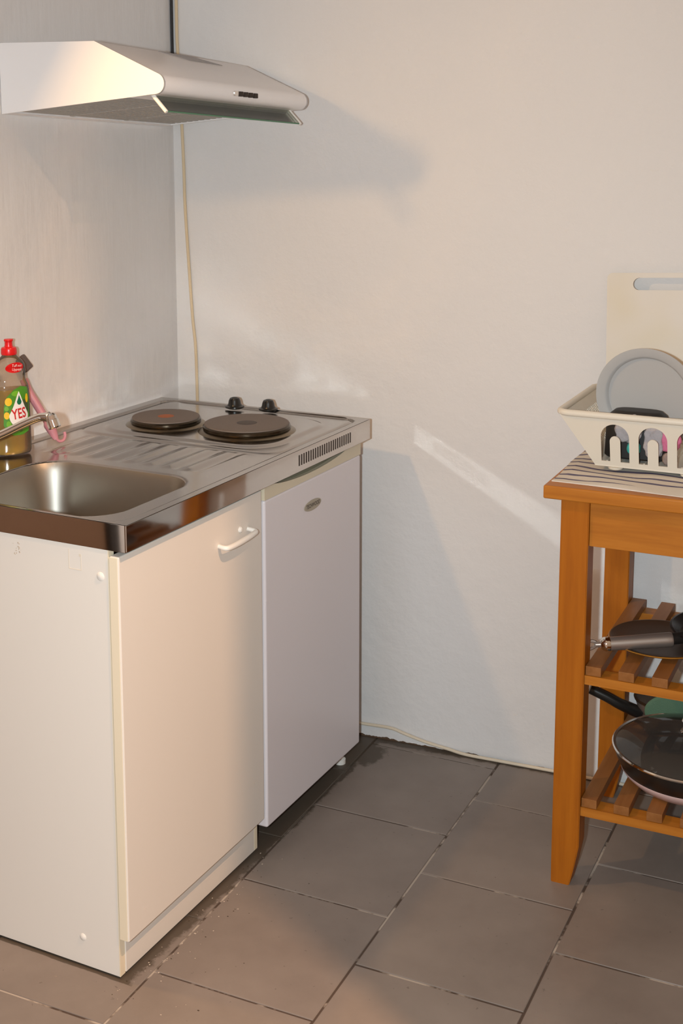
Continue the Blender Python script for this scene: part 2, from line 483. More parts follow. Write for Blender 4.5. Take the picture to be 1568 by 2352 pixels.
# folded front and end edges
bm = bmesh.new()
box(bm, (XF - .004, YN, HT - ED), (XF, YF, HT - .0008), .0008)
box(bm, (.0, YN, HT - ED - .002), (XF - .004, YN + .004, HT - .0008), .0008)
box(bm, (.0, YF - .004, HT - ED), (XF - .004, YF, HT - .0008), .0008)
finish('front_edge', bm, 'steel_edge', top)
bm = bmesh.new()
for k in range(24):
    y = -.603 + k * (.256 / 23)
    box(bm, (XF - .001, y - .0024, .8635), (XF + .0004, y + .0024, .888))
finish('vent_slots', bm, 'slot', top, smooth=0)
def hotplate(cx, cy, r, spot):
    z0 = HT + .0035
    ring = finish('hot_plate', lathe(bmesh.new(), [(0, z0 + .0175), (r * .28, z0 + .0175), (r - .004, z0 + .019), (r - .001, z0 + .0178), (r, z0 + .016), (r - .002, z0 + .009)], 72, mtx=Matrix.Translation((cx, cy, 0))), 'iron', top)
    finish('rim_ring', lathe(bmesh.new(), [(r - .001, z0 + .0155), (r + .003, z0 + .012), (r + .0035, z0 + .007), (r + .001, z0 + .0035), (r - .02, z0 + .003)], 72, mtx=Matrix.Translation((cx, cy, 0))), 'iron_rim', ring)
    finish('spill_ring', lathe(bmesh.new(), [(r - .01, z0 + .0048), (r + .003, z0 + .0046), (r + .013, z0 + .0005), (r + .019, z0 - .0035)], 72, mtx=Matrix.Translation((cx, cy, 0))), 'burnt', ring)
    finish('centre_spot', lathe(bmesh.new(), [(0, z0 + .0180), (r * .23, z0 + .0179), (r * .25, z0 + .0172)], 40, mtx=Matrix.Translation((cx, cy, 0))), spot, ring)
    return ring
h1 = hotplate(.205, -.517, .0815, 'rust'); h1['label'] = 'smaller hot plate with rust-brown centre'
h2 = hotplate(.418, -.494, .1005, 'iron_dark'); h2['label'] = 'larger hot plate with dark centre'
for (kx, ky) in ((.262, -.292), (.353, -.279)):
    k = finish('control_knob', lathe(bmesh.new(), [(0, .0), (.019, .0), (.0245, .003), (.0245, .006), (.019, .008), (.0165, .012), (.0150, .020), (.012, .0265), (.006, .029), (0, .0295)], 36, mtx=Matrix.Translation((kx, ky, HT + .004))), 'black', top)
    finish('pointer', box(bmesh.new(), (kx - .0022, ky - .021, HT + .010), (kx + .0022, ky - .006, HT + .031), .001), 'black_matte', k)

# --- sink cabinet
XD = .598
cab = thing('sink_cabinet', 'cream white sink cabinet with one door under the near half of the steel worktop', 'cabinet', (0, 0, 0))
p = finish('side_panel', box(bmesh.new(), (.012, -1.2478, .004), (.573, -1.232, HT - ED - .0025), .0006), 'cab_panel', cab)
p['label'] = 'white end panel with tape marks'
finish('edge_band', box(bmesh.new(), (.5725, -1.2480, .004), (.5745, -1.2318, HT - ED - .0025), .0004), 'edging', p)
for (x, z, r) in ((.5555, .7955, .0085), (.488, .062, .0075)):
    finish('screw_cap', lathe(bmesh.new(), [(0, .0028), (r * .6, .0024), (r, .0006), (r, 0)], 24, mtx=Matrix.Translation((x, -1.2478, z)) @ Matrix.Rotation(PI / 2, 4, 'X')), 'plastic_white', p)
bm = bmesh.new()
for a, b in (((.484, .800), (.4855, .838)), ((.4856, .800), (.513, .8014)), ((.5115, .8015), (.513, .8255)), ((.508, .826), (.513, .8315))):
    box(bm, (a[0], -1.2481, a[1]), (b[0], -1.2478, b[1]))
finish('tape_mark', bm, 'residue', p, smooth=0)
bm = bmesh.new()
for _ in range(26):
    x = .352 + random.random() * .022; z = .808 + random.random() * .024; s = random.uniform(.0008, .0024)
    if abs(x - .358) < .004 or random.random() < .5:
        box(bm, (x, -1.2481, z), (x + s, -1.2478, z + s * 1.4))
finish('stain', bm, 'stain', p, smooth=0)
bm = bmesh.new()
box(bm, (.014, -.748, .01), (.55, -.735, HT - ED - .01))       # far side
box(bm, (.014, -1.2318, .08), (.55, -.7485, .095))              # bottom
box(bm, (.014, -1.2318, .0955), (.022, -.7485, HT - ED - .01))  # back
finish('carcass', bm, 'cabinet', cab, smooth=0)
dr = finish('door', box(bmesh.new(), (.577, -1.2495, .083), (XD, -.738, .838), .003, 3), 'cabinet', cab)
finish('door_edge', box(bmesh.new(), (.5772, -1.2503, .085), (XD - .003, -1.2493, .836), .0004), 'edging', dr)
hp = spline([(XD + .0, -.7995, .770), (XD + .018, -.796, .766), (XD + .022, -.812, .7645), (XD + .023, -.86, .762), (XD + .022, -.90, .7615), (XD + .017, -.9135, .762), (XD, -.912, .763)], 6)
hd = finish('handle', tube(bmesh.new(), hp, [.0046 + .0014 * math.sin(PI * i / (len(hp) - 1)) for i in range(len(hp))], 14), 'plastic_white', dr)
finish('screw_cap', lathe(bmesh.new(), [(0, .006), (.004, .0054), (.0062, .003), (.0065, 0)], 20, mtx=Matrix.Translation((XD, -.829, .776)) @ Matrix.Rotation(PI / 2, 4, 'Y')), 'plastic_white', dr)
finish('kick_plate', box(bmesh.new(), (.566, -1.2316, .006), (.5765, -.7485, .0815), .001), 'cabinet', cab)
finish('kick_end', box(bmesh.new(), (.5485, -.748, .006), (.5765, -.7345, .0815), .001), 'edging', cab)
# --- refrigerator
fr_ = thing('refrigerator', 'small white under-counter refrigerator between the cream cabinet and the back wall', 'refrigerator', (0, 0, 0))
FY0, FY1, FX = -.7325, -.2585, .602
finish('body', box(bmesh.new(), (.03, FY0 + .003, .05), (.545, FY1 - .002, HT - ED - .004), .004), 'white_fridge', fr_)
dd = finish('door', box(bmesh.new(), (.552, FY0, .058), (FX, FY1, .8135), .006, 3), 'white_fridge', fr_)
bm = bmesh.new()   # beige cap over the door with a scooped hand grip
prof = []
n = 24
za, zb = .814, HT - ED - .002
rows = []
for k in range(n + 1):
    y = FY0 + (FY1 - FY0) * k / n
    u = (y - (-.708)) / (-.325 + .708)
    s = 0
    if 0 < u < 1: s = math.sin(PI * u) ** .6
    zc = zb - .0195 * s
    rows.append((y, zc))
A = [bm.verts.new((FX, y, za)) for y, _ in rows]; B = [bm.verts.new((FX, y, zc)) for y, zc in rows]
C_ = [bm.verts.new((FX - .022, y, zc - .002)) for y, zc in rows]; E_ = [bm.verts.new((FX - .05, y, za)) for y, _ in rows]
F_ = [bm.verts.new((FX - .05, y, zc)) for y, zc in rows]
for k in range(n):
    for P_, Q_ in ((A, B), (B, C_), (C_, F_), (F_, E_), (E_, A)):
        bm.faces.new((P_[k], P_[k + 1], Q_[k + 1], Q_[k]))
for k in (0, n): bm.faces.new((A[k], B[k], C_[k], F_[k], E_[k]))
cp = finish('door_cap', bm, 'cream', dd, smooth=30)
finish('grip_recess', box(bmesh.new(), (FX - .035, -.716, .822), (FX - .012, -.318, HT - ED - .003), .002), 'recess', fr_)
bd_ = finish('badge', prism(bmesh.new(), [(.5 * .083 * math.cos(a) , .0125 * math.sin(a)) for a in [2 * PI * i / 32 for i in range(32)]], 0, .0012, lambda a, b, h: (FX + h, -.5125 + a, .750 + b), bev=.0004), 'badge', dd)
V, F = text_verts('TECHWOOD', .0135, .0003)
bm = bmesh.new(); vv = [bm.verts.new((FX + .0015, -.5115 + x * .83, .750 + y)) for x, y, _ in V]
for f in F:
    try: bm.faces.new([vv[i] for i in f])
    except ValueError: pass
finish('badge_lettering', bm, 'badge_text', bd_, smooth=0)
finish('hinge_side', box(bmesh.new(), (.548, FY1 - .001, .07), (FX - .004, FY1 + .002, .845), .001), 'cream', fr_)
for y in (FY0 + .03, FY1 - .018):
    finish('foot', lathe(bmesh.new(), [(0, 0), (.014, 0), (.014, .012), (.008, .014), (.008, .051), (0, .051)], 20, mtx=Matrix.Translation((.50 if y < -.5 else .555, y, 0))), 'plastic_white', fr_)
for y in (FY0 + .04, FY1 - .04):
    finish('foot', lathe(bmesh.new(), [(0, 0), (.014, 0), (.014, .012), (.008, .014), (.008, .051), (0, .051)], 20, mtx=Matrix.Translation((.07, y, 0))), 'black', fr_)
# --- faucet
fc = thing('faucet', 'chrome swivel faucet reaching over the sink from the left wall', 'faucet', (.07, -1.165, HT - .0))
def rel(p): return (p[0] - .07, p[1] + 1.165, p[2] - HT)
finish('base', lathe(bmesh.new(), [(0, -.004), (.024, -.004), (.024, .004), (.018, .010), (.017, .060), (.014, .072), (0, .075)], 32), 'chrome', fc)
pts = spline([rel(p) for p in [(.075, -1.165, .955), (.11, -1.146, .962), (.155, -1.122, .972), (.20, -1.097, .991), (.245, -1.076, 1.015), (.275, -1.066, 1.0285), (.296, -1.0605, 1.0305)]], 6)
finish('spout', tube(bmesh.new(), pts, [.0085] * (len(pts) - 4) + [.009, .0095, .010, .011], 18), 'chrome', fc)
tip = Matrix.Translation(rel((.303, -1.058, 1.0215))) @ Matrix.Rotation(math.radians(-22), 4, 'Y')
finish('aerator', lathe(bmesh.new(), [(0, .017), (.007, .0165), (.011, .012), (.0115, .004), (.0128, .003), (.0128, -.012), (.0108, -.014), (.0085, -.014), (.0085, -.008), (0, -.008)], 28, mtx=tip), 'chrome', fc)
finish('handle', tube(bmesh.new(), [(0, 0, .075), (-.006, -.02, .095), (-.01, -.06, .105)], [.008, .007, .006], 14), 'chrome', fc)

# --- dish soap bottle
BX, BY = .0685, -.9105
bt = thing('soap_bottle', 'clear bottle of yellow dish soap with red cap and YES label beside the sink', 'bottle', (BX, BY, HT + .0002), math.radians(62))
# local: +x across the label's width... label faces local -y
PRF = [(0.0, .040), (.006, .0425), (.02, .0425), (.08, .0425), (.14, .0415), (.152, .039), (.163, .0345), (.172, .0335), (.182, .035), (.195, .0335), (.206, .027), (.213, .019), (.217, .0155), (.222, .015)]
DY = .62
def rad(z):
    for (z0, r0), (z1, r1) in zip(PRF[:-1], PRF[1:]):
        if z0 <= z <= z1: return r0 + (r1 - r0) * (z - z0) / (z1 - z0)
    return PRF[-1][1]
def dyf(z): return DY + (1 - DY) * sstep(.185, .215, z)
def shell(bm, prof, off, n=56, z0=None, z1=None):
    rings = []
    for z, r in prof:
        rings.append([bm.verts.new(((r + off) * math.cos(2 * PI * i / n), (r * dyf(z) + off) * math.sin(2 * PI * i / n), z)) for i in range(n)])
    for A, B in zip(rings[:-1], rings[1:]):
        for i in range(n): bm.faces.new((A[i], A[(i + 1) % n], B[(i + 1) % n], B[i]))
    return rings
fine = []
for (z0, r0), (z1, r1) in zip(PRF[:-1], PRF[1:]):
    for s in range(3): fine.append((z0 + (z1 - z0) * s / 3, r0 + (r1 - r0) * s / 3))
fine.append(PRF[-1])
bm = bmesh.new(); rg = shell(bm, fine, 0); bm.faces.new(rg[0][::-1])
bo = finish('bottle_body', bm, 'clear_plastic', bt, smooth=50)
bm = bmesh.new(); lq = [(max(z, .002), r - .0018) for z, r in fine if z <= .146]; rg = shell(bm, lq, 0); bm.faces.new(rg[0][::-1]); bm.faces.new(rg[-1])
finish('soap', bm, 'liquid', bo, smooth=50)
cp = finish('cap', lathe(bmesh.new(), [(0, .219), (.0165, .219), (.0172, .222), (.0168, .231), (.0150, .2345), (.0095, .236), (.0085, .2395), (.0083, .247), (.0098, .2485), (.0098, .2515), (.009, .2525), (0, .2525)], 36), 'red', bt)
def wrap(a, b, off):               # a metres along the surface from the front, b height
    n_ = 80; ang = 0; r = rad(b); ry = r * dyf(b)
    # walk the ellipse to arc length a
    th = -PI / 2; ds = abs(a) / n_; sg = 1 if a > 0 else -1
    for _ in range(n_):
        sp_ = math.hypot(r * math.sin(th), ry * math.cos(th)); th += sg * ds / sp_
    return ((r + off) * math.cos(th), (ry + off) * math.sin(th), b)
def patch(name, poly, off, m, parent):
    """fill a closed outline on the bottle surface"""
    t = bmesh.new()
    vs = [t.verts.new((a, b, 0)) for a, b in poly]; f = t.faces.new(vs)
    bmesh.ops.triangulate(t, faces=[f])
    for _ in range(3): bmesh.ops.subdivide_edges(t, edges=[e for e in t.edges if e.calc_length() > .004], cuts=1)
    bmesh.ops.triangulate(t, faces=t.faces[:])
    for v in t.verts: v.co = Vector(wrap(v.co.x, v.co.y, off))
    return finish(name, t, m, parent, smooth=60)
LC = .006
def ell(cx, cy, rx, ry, n=36, rot=0):
    out = []
    for i in range(n):
        a = 2 * PI * i / n; x, y = rx * math.cos(a), ry * math.sin(a)
        out.append((cx + x * math.cos(rot) - y * math.sin(rot), cy + x * math.sin(rot) + y * math.cos(rot)))
    return out
lab = patch('front_label', [(a_, b_ + .008) for a_, b_ in [(-.032 + LC, .078), (-.033 + LC, .06), (-.026 + LC, .045), (-.012 + LC, .036), (.008 + LC, .036), (.026 + LC, .042), (.030 + LC, .07), (.030 + LC, .12), (.026 + LC, .139), (.008 + LC, .143), (-.008 + LC, .137), (-.024 + LC, .122), (-.031 + LC, .10)]], .0004, 'green_label', bt)
for cx, cy, rx, ry, m in ((-.021, .113, .0075, .009, 'lemon'), (-.0255, .083, .006, .008, 'lemon'), (-.0255, .098, .0045, .0055, 'green_light'), (-.022, .064, .005, .007, 'green_light'), (-.004, .130, .010, .006, 'green_light'), (.0225, .117, .004, .010, 'lemon')):
    patch('lemon' if m == 'lemon' else 'leaf', ell(LC + cx, cy + .006, rx, ry), .0007, m, lab)
drop = [(0.002, .133)]
for i in range(1, 40):
    a = PI / 2 - 2 * PI * i / 40; w = .0225; x = w * math.cos(a); y = .026 * math.sin(a)
    k = max(0, math.sin(a)); drop.append((.002 + x * (1 - .55 * k ** 1.2) , .080 + y + .024 * k ** 3))
dp = patch('white_drop', [(LC + a, b + .008) for a, b in drop], .0010, 'label_white', lab)
patch('drop_mark', [(LC + .002 + x * .235, .1195 + (y - .085) * .27) for x, y in drop], .0014, 'drop_green', dp)
def wtext(name, s, size, cx, cy, sx, rot, off, m, parent, bold=0.):
    V, F = text_verts(s, size, bold)
    t = bmesh.new(); vv = []
    for x, y, _ in V:
        x *= sx; a = cx + x * math.cos(rot) - y * math.sin(rot); b = cy + x * math.sin(rot) + y * math.cos(rot)
        vv.append(t.verts.new(wrap(a, b, off)))
    for f in F:
        try: t.faces.new([vv[i] for i in f])
        except ValueError: pass
    return finish(name, t, m, parent, smooth=0)
wtext('lettering', 'YES', .0315, LC + .0015, .0905, .66, math.radians(6), .0014, 'red_text', dp, .0006)
rl = patch('neck_label', ell(.004, .1925, .0215, .0115, rot=math.radians(2)), .0005, 'red', bt)
wtext('lettering', 'Tuff mot', .0085, .008, .1965, .8, math.radians(-4), .0010, 'white_text', rl)
wtext('lettering', 'Uppvask', .0085, .0085, .188, .8, math.radians(-4), .0010, 'white_text', rl)

# --- dish brush leaning in the corner behind the bottle
br = thing('dish_brush', 'mauve plastic dish brush leaning on the left wall behind the soap bottle', 'brush', (.1, -.80, HT))
def rb(p): return (p[0] - .1, p[1] + .80, p[2] - HT)
pts = spline([rb(p) for p in [(.104, -.806, .913), (.092, -.8095, .940), (.078, -.812, .962), (.058, -.815, .992), (.04, -.818, 1.02), (.028, -.818, 1.045)]], 5)
bm = bmesh.new(); tube(bm, pts, [.006, .007, .0085, .010, .0115, .012, .0125, .0115, .0085, .0080, .0080] + [.0095] * (len(pts) - 11), 14)
finish('handle', bm, 'pink', br)
hk = spline([rb(p) for p in [(.104, -.806, .9145), (.1075, -.7985, .9070), (.112, -.790, .9085), (.113, -.785, .917), (.111, -.7845, .926)]], 5)
finish('hook', tube(bmesh.new(), hk, .0035, 10), 'pink', br)
hm = Matrix.Translation(rb((.022, -.806, 1.080))) @ Matrix.Rotation(math.radians(-28), 4, 'Y') @ Matrix.Rotation(math.radians(20), 4, 'X')
finish('brush_head', box(bmesh.new(), (-.008, -.015, -.018), (.005, .015, .018), .004, 3, mtx=hm), 'bristle', br)
# ------------------------------------------------------------------ range hood
HY0, HY1 = -.825, -.202
def hz(y): return 1.6346 + (y - HY0) / (HY1 - HY0) * (1.6146 - 1.6346)   # it hangs slightly lower at the far end
hood = thing('range_hood', 'white slimline range hood fixed to the left wall above the worktop', 'range hood', (0, 0, 0))
prof = [(0.001, 0), (.001, .152), (.256, .1475)]
fx, fz, rr = .4285, .0575, .021
# rounded nose
nose = []
import_angle = [(62 - i * 12) for i in range(13)]
for a in import_angle:
    nose.append((fx - rr + rr * math.cos(math.radians(a)), fz + rr * math.sin(math.radians(a))))
prof += nose + [(.385, .0345)]
bm = bmesh.new()
def sect(y): return [bm.verts.new((x, y, hz(y) + z)) for x, z in prof]
S0, S1 = sect(HY0), sect(HY1)
n = len(prof)
for i in range(n - 1): bm.faces.new((S0[i], S0[i + 1], S1[i + 1], S1[i]))
def cap(y0, y1):
    # end cheek with thickness
    a = [bm.verts.new((x, y0, hz(y0) + z)) for x, z in prof]; b = [bm.verts.new((x, y1, hz(y1) + z)) for x, z in prof]
    bm.faces.new(a); bm.faces.new(b[::-1])
    for i in range(n): bm.faces.new((a[i], a[(i + 1) % n], b[(i + 1) % n], b[i]))
cap(HY0, HY0 + .006); cap(HY1 - .006, HY1)
# front lip underneath and rear lip
def slab(x0, x1, z0, z1, zz0, zz1):
    a = [bm.verts.new((x, y, hz(y) + z)) for y in (HY0 + .006, HY1 - .006) for x, z in ((x0, z0), (x1, z1), (x1, zz1), (x0, zz0))]
    for q in ((0, 1, 2, 3), (7, 6, 5, 4), (0, 4, 5, 1), (1, 5, 6, 2), (2, 6, 7, 3), (3, 7, 4, 0)): bm.faces.new([a[k] for k in q])
slab(.34, .385, .0302, .0345, .034, .038)
slab(.001, .03, 0, .0028, .004, .007)
finish('shell', bm, 'white_hood', hood, smooth=25, recalc=True)
# filter underneath: dark field with slats running along the hood
bm = bmesh.new()
def under(x): return .0897 * x + .0008
def slabm(b, x0, x1, d, t, mi, y0=HY0 + .012, y1=HY1 - .012):
    a = [b.verts.new((x, y, hz(y) + under(x) + z)) for y in (y0, y1) for x, z in ((x0, d), (x1, d), (x1, d + t), (x0, d + t))]
    for q in ((0, 1, 2, 3), (7, 6, 5, 4), (0, 4, 5, 1), (1, 5, 6, 2), (2, 6, 7, 3), (3, 7, 4, 0)):
        f = b.faces.new([a[k] for k in q]); f.material_index = mi
slabm(bm, .03, .34, .006, .004, 1)
for k in range(17): slabm(bm, .036 + k * .0178, .036 + k * .0178 + .0098, .0015, .0045, 0)
for yy_ in (-.62, -.41):
    slabm(bm, .03, .34, .001, .006, 0, yy_ - .006, yy_ + .006)
finish('grease_filter', bm, ['filter', 'filter_slot'], hood, smooth=0)
# glass visor pulled out below the nose
def vis(y, t): return (.386 + t * .032, y, hz(y) + .036 - t * .0335)
bm = bmesh.new()
a = [bm.verts.new(Vector(vis(y, t)) + Vector((o_ * .7, 0, o_ * .7))) for y in (HY0 + .028, HY1 - .03) for t, o_ in ((0, 0), (1, 0), (1, .003), (0, .003))]
for q in ((0, 1, 2, 3), (7, 6, 5, 4), (0, 4, 5, 1), (1, 5, 6, 2), (2, 6, 7, 3), (3, 7, 4, 0)): bm.faces.new([a[k] for k in q])
vs = finish('glass_visor', bm, 'visor', hood, smooth=0)
finish('glass_edge', tube(bmesh.new(), [Vector(vis(HY0 + .028, 1)) + Vector((.001, 0, .0)), Vector(vis(HY1 - .03, 1)) + Vector((.001, 0, .0))], .0018, 8), 'visor_edge', vs)
for y in (HY0 + .021, HY1 - .022):
    b = bmesh.new(); tube(b, [vis(y, -.05), vis(y, 1.04)], .0042, 10)
    finish('visor_arm', b, 'plastic_white', hood)
# push buttons on the nose
for k in range(5):
    y = -.5447 + k * .0215
    sw = finish('push_button', box(bmesh.new(), (.4250, y - .0075, hz(y) + .0495), (.4325, y + .0075, hz(y) + .0605), .0012), 'chrome' if k == 0 else 'slot', hood)
# grey outlet grille on the sloping front
bm = bmesh.new()
def slope(s, y, o_=0):   # s 0 at upper edge .. 1 at nose
    x = .256 + s * (.418 - .256); z = .1475 + s * (.0765 - .1475); return (x + o_ * .4, y, hz(y) + z + o_ * .91)
a = [bm.verts.new(slope(s, y, o_)) for (s, y) in ((.005, -.592), (.005, -.455), (.20, -.372), (.20, -.515)) for o_ in (0, .0012)]
for q in ((0, 2, 4, 6), (1, 3, 5, 7), (0, 1, 3, 2), (2, 3, 5, 4), (4, 5, 7, 6), (6, 7, 1, 0)): bm.faces.new([a[k] for k in q])
finish('outlet_grille', bm, 'vent_grey', hood, smooth=0)

# ------------------------------------------------------------------ cables
def cable(name, pts, r, m, label):
    return tag(finish(name, tube(bmesh.new(), spline(pts, 8), r, 10), m), label, 'cable')
w_ = on_wall
cable('power_cable', [w_(.0195, 2.69, .005), w_(.0185, 1.94, .005), w_(.0205, 1.80, .005), w_(.029, 1.615, .006), w_(.032, 1.50, .005), w_(.034, 1.398, .005), w_(.044, 1.212, .005), w_(.051, 1.10, .005), w_(.058, 1.024, .005), w_(.061, .88, .006), w_(.062, .6, .006), w_(.06, .3, .006)], .0042, 'cable', 'beige cable hanging down the back wall from the hood to behind the worktop')
bk = cable('mains_cable', [(.0052, -.1605, 2.69), (.0052, -.1605, 1.94), (.0055, -.1608, 1.80), (.006, -.162, 1.72)], .004, 'cable_black', 'black cable running down the wall corner to the top of the hood')
cable('floor_cable', [w_(.30, .025, .006), w_(.45, .036, .006), w_(.55, .037, .006), w_(.622, .038, .006), w_(.66, .030, .007), w_(.72, .017, .007), w_(.78, .009, .007), (.83, -.097, .0048), (.92, -.091, .0048), (1.05, -.081, .0048), (1.18, -.073, .0048), (1.40, -.057, .0048)], .0042, 'cable_floor', 'white cable drooping along the foot of the back wall behind the wooden cart')

# ------------------------------------------------------------------ wooden cart
CA = .035
CO = (1.1689, -.5756)
cart = thing('kitchen_cart', 'orange-stained wooden kitchen cart with two slatted shelves against the back wall', 'cart', (CO[0], CO[1], 0), CA)
CW, CD, CH = .60, .505, .88
finish('tabletop', box(bmesh.new(), (0, 0, CH - .028), (CW, CD, CH), .0035, 3), 'wood_x', cart)
LW, LD = .0585, .05
def leg(x, y, inner):    # inner: +1 tapers the face towards +x, -1 towards -x
    bm = bmesh.new(); zt = .092
    xs0, xs1 = x, x + LW
    def ring(z, a, b): return [bm.verts.new(p) for p in ((a, y, z), (b, y, z), (b, y + LD, z), (a, y + LD, z))]
    cut = .0185
    R0 = ring(0, xs0 + (cut if inner < 0 else 0), xs1 - (cut if inner > 0 else 0))
    R1 = ring(zt * .5, xs0 + (cut * .45 if inner < 0 else 0), xs1 - (cut * .45 if inner > 0 else 0))
    R2 = ring(zt, xs0, xs1); R3 = ring(CH - .0285, xs0, xs1)
    bm.faces.new(R0[::-1]); bm.faces.new(R3)
    for A, B in ((R0, R1), (R1, R2), (R2, R3)):
        for k in range(4): bm.faces.new((A[k], A[(k + 1) % 4], B[(k + 1) % 4], B[k]))
    bmesh.ops.bevel(bm, geom=[e for e in bm.edges if abs(e.verts[0].co.z - e.verts[1].co.z) > .02], offset=.002, segments=2, affect='EDGES')
    return finish('leg', bm, 'wood_z', cart)
LX0, LX1, LY0, LY1 = .033, CW - .033 - LW, .02, CD - .02 - LD
leg(LX0, LY0, 1); leg(LX1, LY0, -1); leg(LX0, LY1, 1); leg(LX1, LY1, -1)
for y in (LY0 + .006, LY1 + .022):
    finish('apron', box(bmesh.new(), (LX0 + LW + .0005, y, .755), (LX1 - .0005, y + .02, CH - .0285), .0015), 'wood_x', cart)
for x in (LX0 + .02, LX1 + .018):
    finish('side_apron', box(bmesh.new(), (x, LY0 + LD + .0005, .755), (x + .02, LY1 - .0005, CH - .0285), .0015), 'wood_y', cart)
def shelf(z):
    bm = bmesh.new()
    o_ = [(LX0 + LW + .0005, LY0 + .004), (LX1 - .0005, LY0 + .004), (LX1 - .0005, LY1 + .046), (LX0 + LW + .0005, LY1 + .046)]
    i_ = [(o_[0][0] + .014, LY0 + .046), (o_[1][0] - .014, LY0 + .046), (o_[1][0] - .014, LY1 + .004), (o_[0][0] + .014, LY1 + .004)]
    R = [[bm.verts.new((a, b, h)) for a, b in q] for q in (o_, i_) for h in (z, z + .0195)]   # outer low, outer high, inner low, inner high
    for k in range(4):
        k2 = (k + 1) % 4
        for A, B in ((R[0], R[1]), (R[1], R[3]), (R[3], R[2]), (R[2], R[0])): bm.faces.new((A[k], A[k2], B[k2], B[k]))
    s = finish('shelf', bm, 'wood_x', cart)
    x = LX0 + LW + .0015
    while x + .033 < LX1:
        finish('slat', box(bmesh.new(), (x, LY0 + .0055, z + .020), (x + .0325, LY1 + .0445, z + .040), .0012), 'wood_s', s)
        x += .0682
shelf(.457); shelf(.163)
def cw(u, v, z):   # cart coordinates to world
    c_, s_ = math.cos(CA), math.sin(CA); return (CO[0] + u * c_ - v * s_, CO[1] + u * s_ + v * c_, z)

# --- striped towel
bm = bmesh.new(); nx_, ny_ = 60, 44
u0, u1, v0, v1 = .006, .57, .030, .345
def tz(u, v):
    return .0042 + .0018 * math.sin(31 * u + 9 * v) * math.sin(23 * v + 4) + .0008 * math.sin(70 * v + 11 * u)
top_v = [[None] * (ny_ + 1) for _ in range(nx_ + 1)]; bot_v = [[None] * (ny_ + 1) for _ in range(nx_ + 1)]
for i in range(nx_ + 1):
    for j in range(ny_ + 1):
        u = u0 + (u1 - u0) * i / nx_; v = v0 + (v1 - v0) * j / ny_
        vv_ = v + .006 * math.sin(9 * u + 1.2) * (1 - j / ny_) - .02 * u * (1 - j / ny_)
        uu_ = u + .003 * math.sin(20 * v) * (1 - i / nx_)
        ed = min(1, min(i, nx_ - i, j, ny_ - j) / 2)
        z = .0012 + tz(u, v) * (.35 + .65 * ed)
        top_v[i][j] = bm.verts.new((uu_, vv_, z)); bot_v[i][j] = bm.verts.new((uu_, vv_, .0003))
for i in range(nx_):
    for j in range(ny_):
        bm.faces.new((top_v[i][j], top_v[i + 1][j], top_v[i + 1][j + 1], top_v[i][j + 1]))
        bm.faces.new((bot_v[i][j], bot_v[i][j + 1], bot_v[i + 1][j + 1], bot_v[i + 1][j]))
for i in range(nx_):
    bm.faces.new((bot_v[i][0], bot_v[i + 1][0], top_v[i + 1][0], top_v[i][0])); bm.faces.new((top_v[i][ny_], top_v[i + 1][ny_], bot_v[i + 1][ny_], bot_v[i][ny_]))
for j in range(ny_):
    bm.faces.new((top_v[0][j], top_v[0][j + 1], bot_v[0][j + 1], bot_v[0][j])); bm.faces.new((bot_v[nx_][j], bot_v[nx_][j + 1], top_v[nx_][j + 1], top_v[nx_][j]))
tow = tag(finish('kitchen_towel', bm, 'towel', smooth=60), 'cream towel with navy stripes lying on the wooden cart top under the dish drainer', 'towel')
tow.location = cw(0, 0, CH); tow.rotation_euler = (0, 0, CA)

# --- dish drainer
ZB = CH + .0108
dn = thing('dish_drainer', 'cream plastic dish drainer with arched slots standing on the striped towel', 'dish drainer', cw(0, 0, ZB), CA)
bU0, bU1, bV0, bV1 = .070, .395, .146, .405     # base
rU0, rU1, rV0, rV1 = -.004, .470, .118, .445    # rim
BZ0, RZ = .008, .1195
# front/back wall with n-shaped slots: outline grid punched by region test
def wallpt(side, s, t):
    """s 0..1 along, t 0..1 up"""
    if side == 'f': a = (bU0, bV0); b = (bU1, bV0); c_ = (rU0, rV0); d = (rU1, rV0)
    if side == 'b': a = (bU0, bV1); b = (bU1, bV1); c_ = (rU0, rV1); d = (rU1, rV1)
    if side == 'l': a = (bU0, bV0); b = (bU0, bV1); c_ = (rU0, rV0); d = (rU0, rV1)
    if side == 'r': a = (bU1, bV0); b = (bU1, bV1); c_ = (rU1, rV0); d = (rU1, rV1)
    lo = Vector(a).lerp(Vector(b), s); hi = Vector(c_).lerp(Vector(d), s); p = lo.lerp(hi, t)
    return Vector((p.x, p.y, BZ0 + (RZ - BZ0) * t))
def arch_hole(u, z):
    """n-shaped slot in real metres (u along, z height above towel)"""
    P0, PW = .1145, .0785
    k = round((u - P0) / PW)
    if k < 0 or k > 4: return False
    x = u - (P0 + k * PW)
    return hole_sd(u, z) < 0
def hole_sd(u, z):
    P0, PW = .1145, .0785
    k = min(4, max(0, round((u - P0) / PW))); x = u - (P0 + k * PW)
    def arch(hw, top, bot):
        zc = top - hw
        if z > zc: return math.hypot(x, z - zc) - hw
        return max(abs(x) - hw, bot - z)
    return max(arch(.0295, .1015, .017), -arch(.0110, .0745, -1))
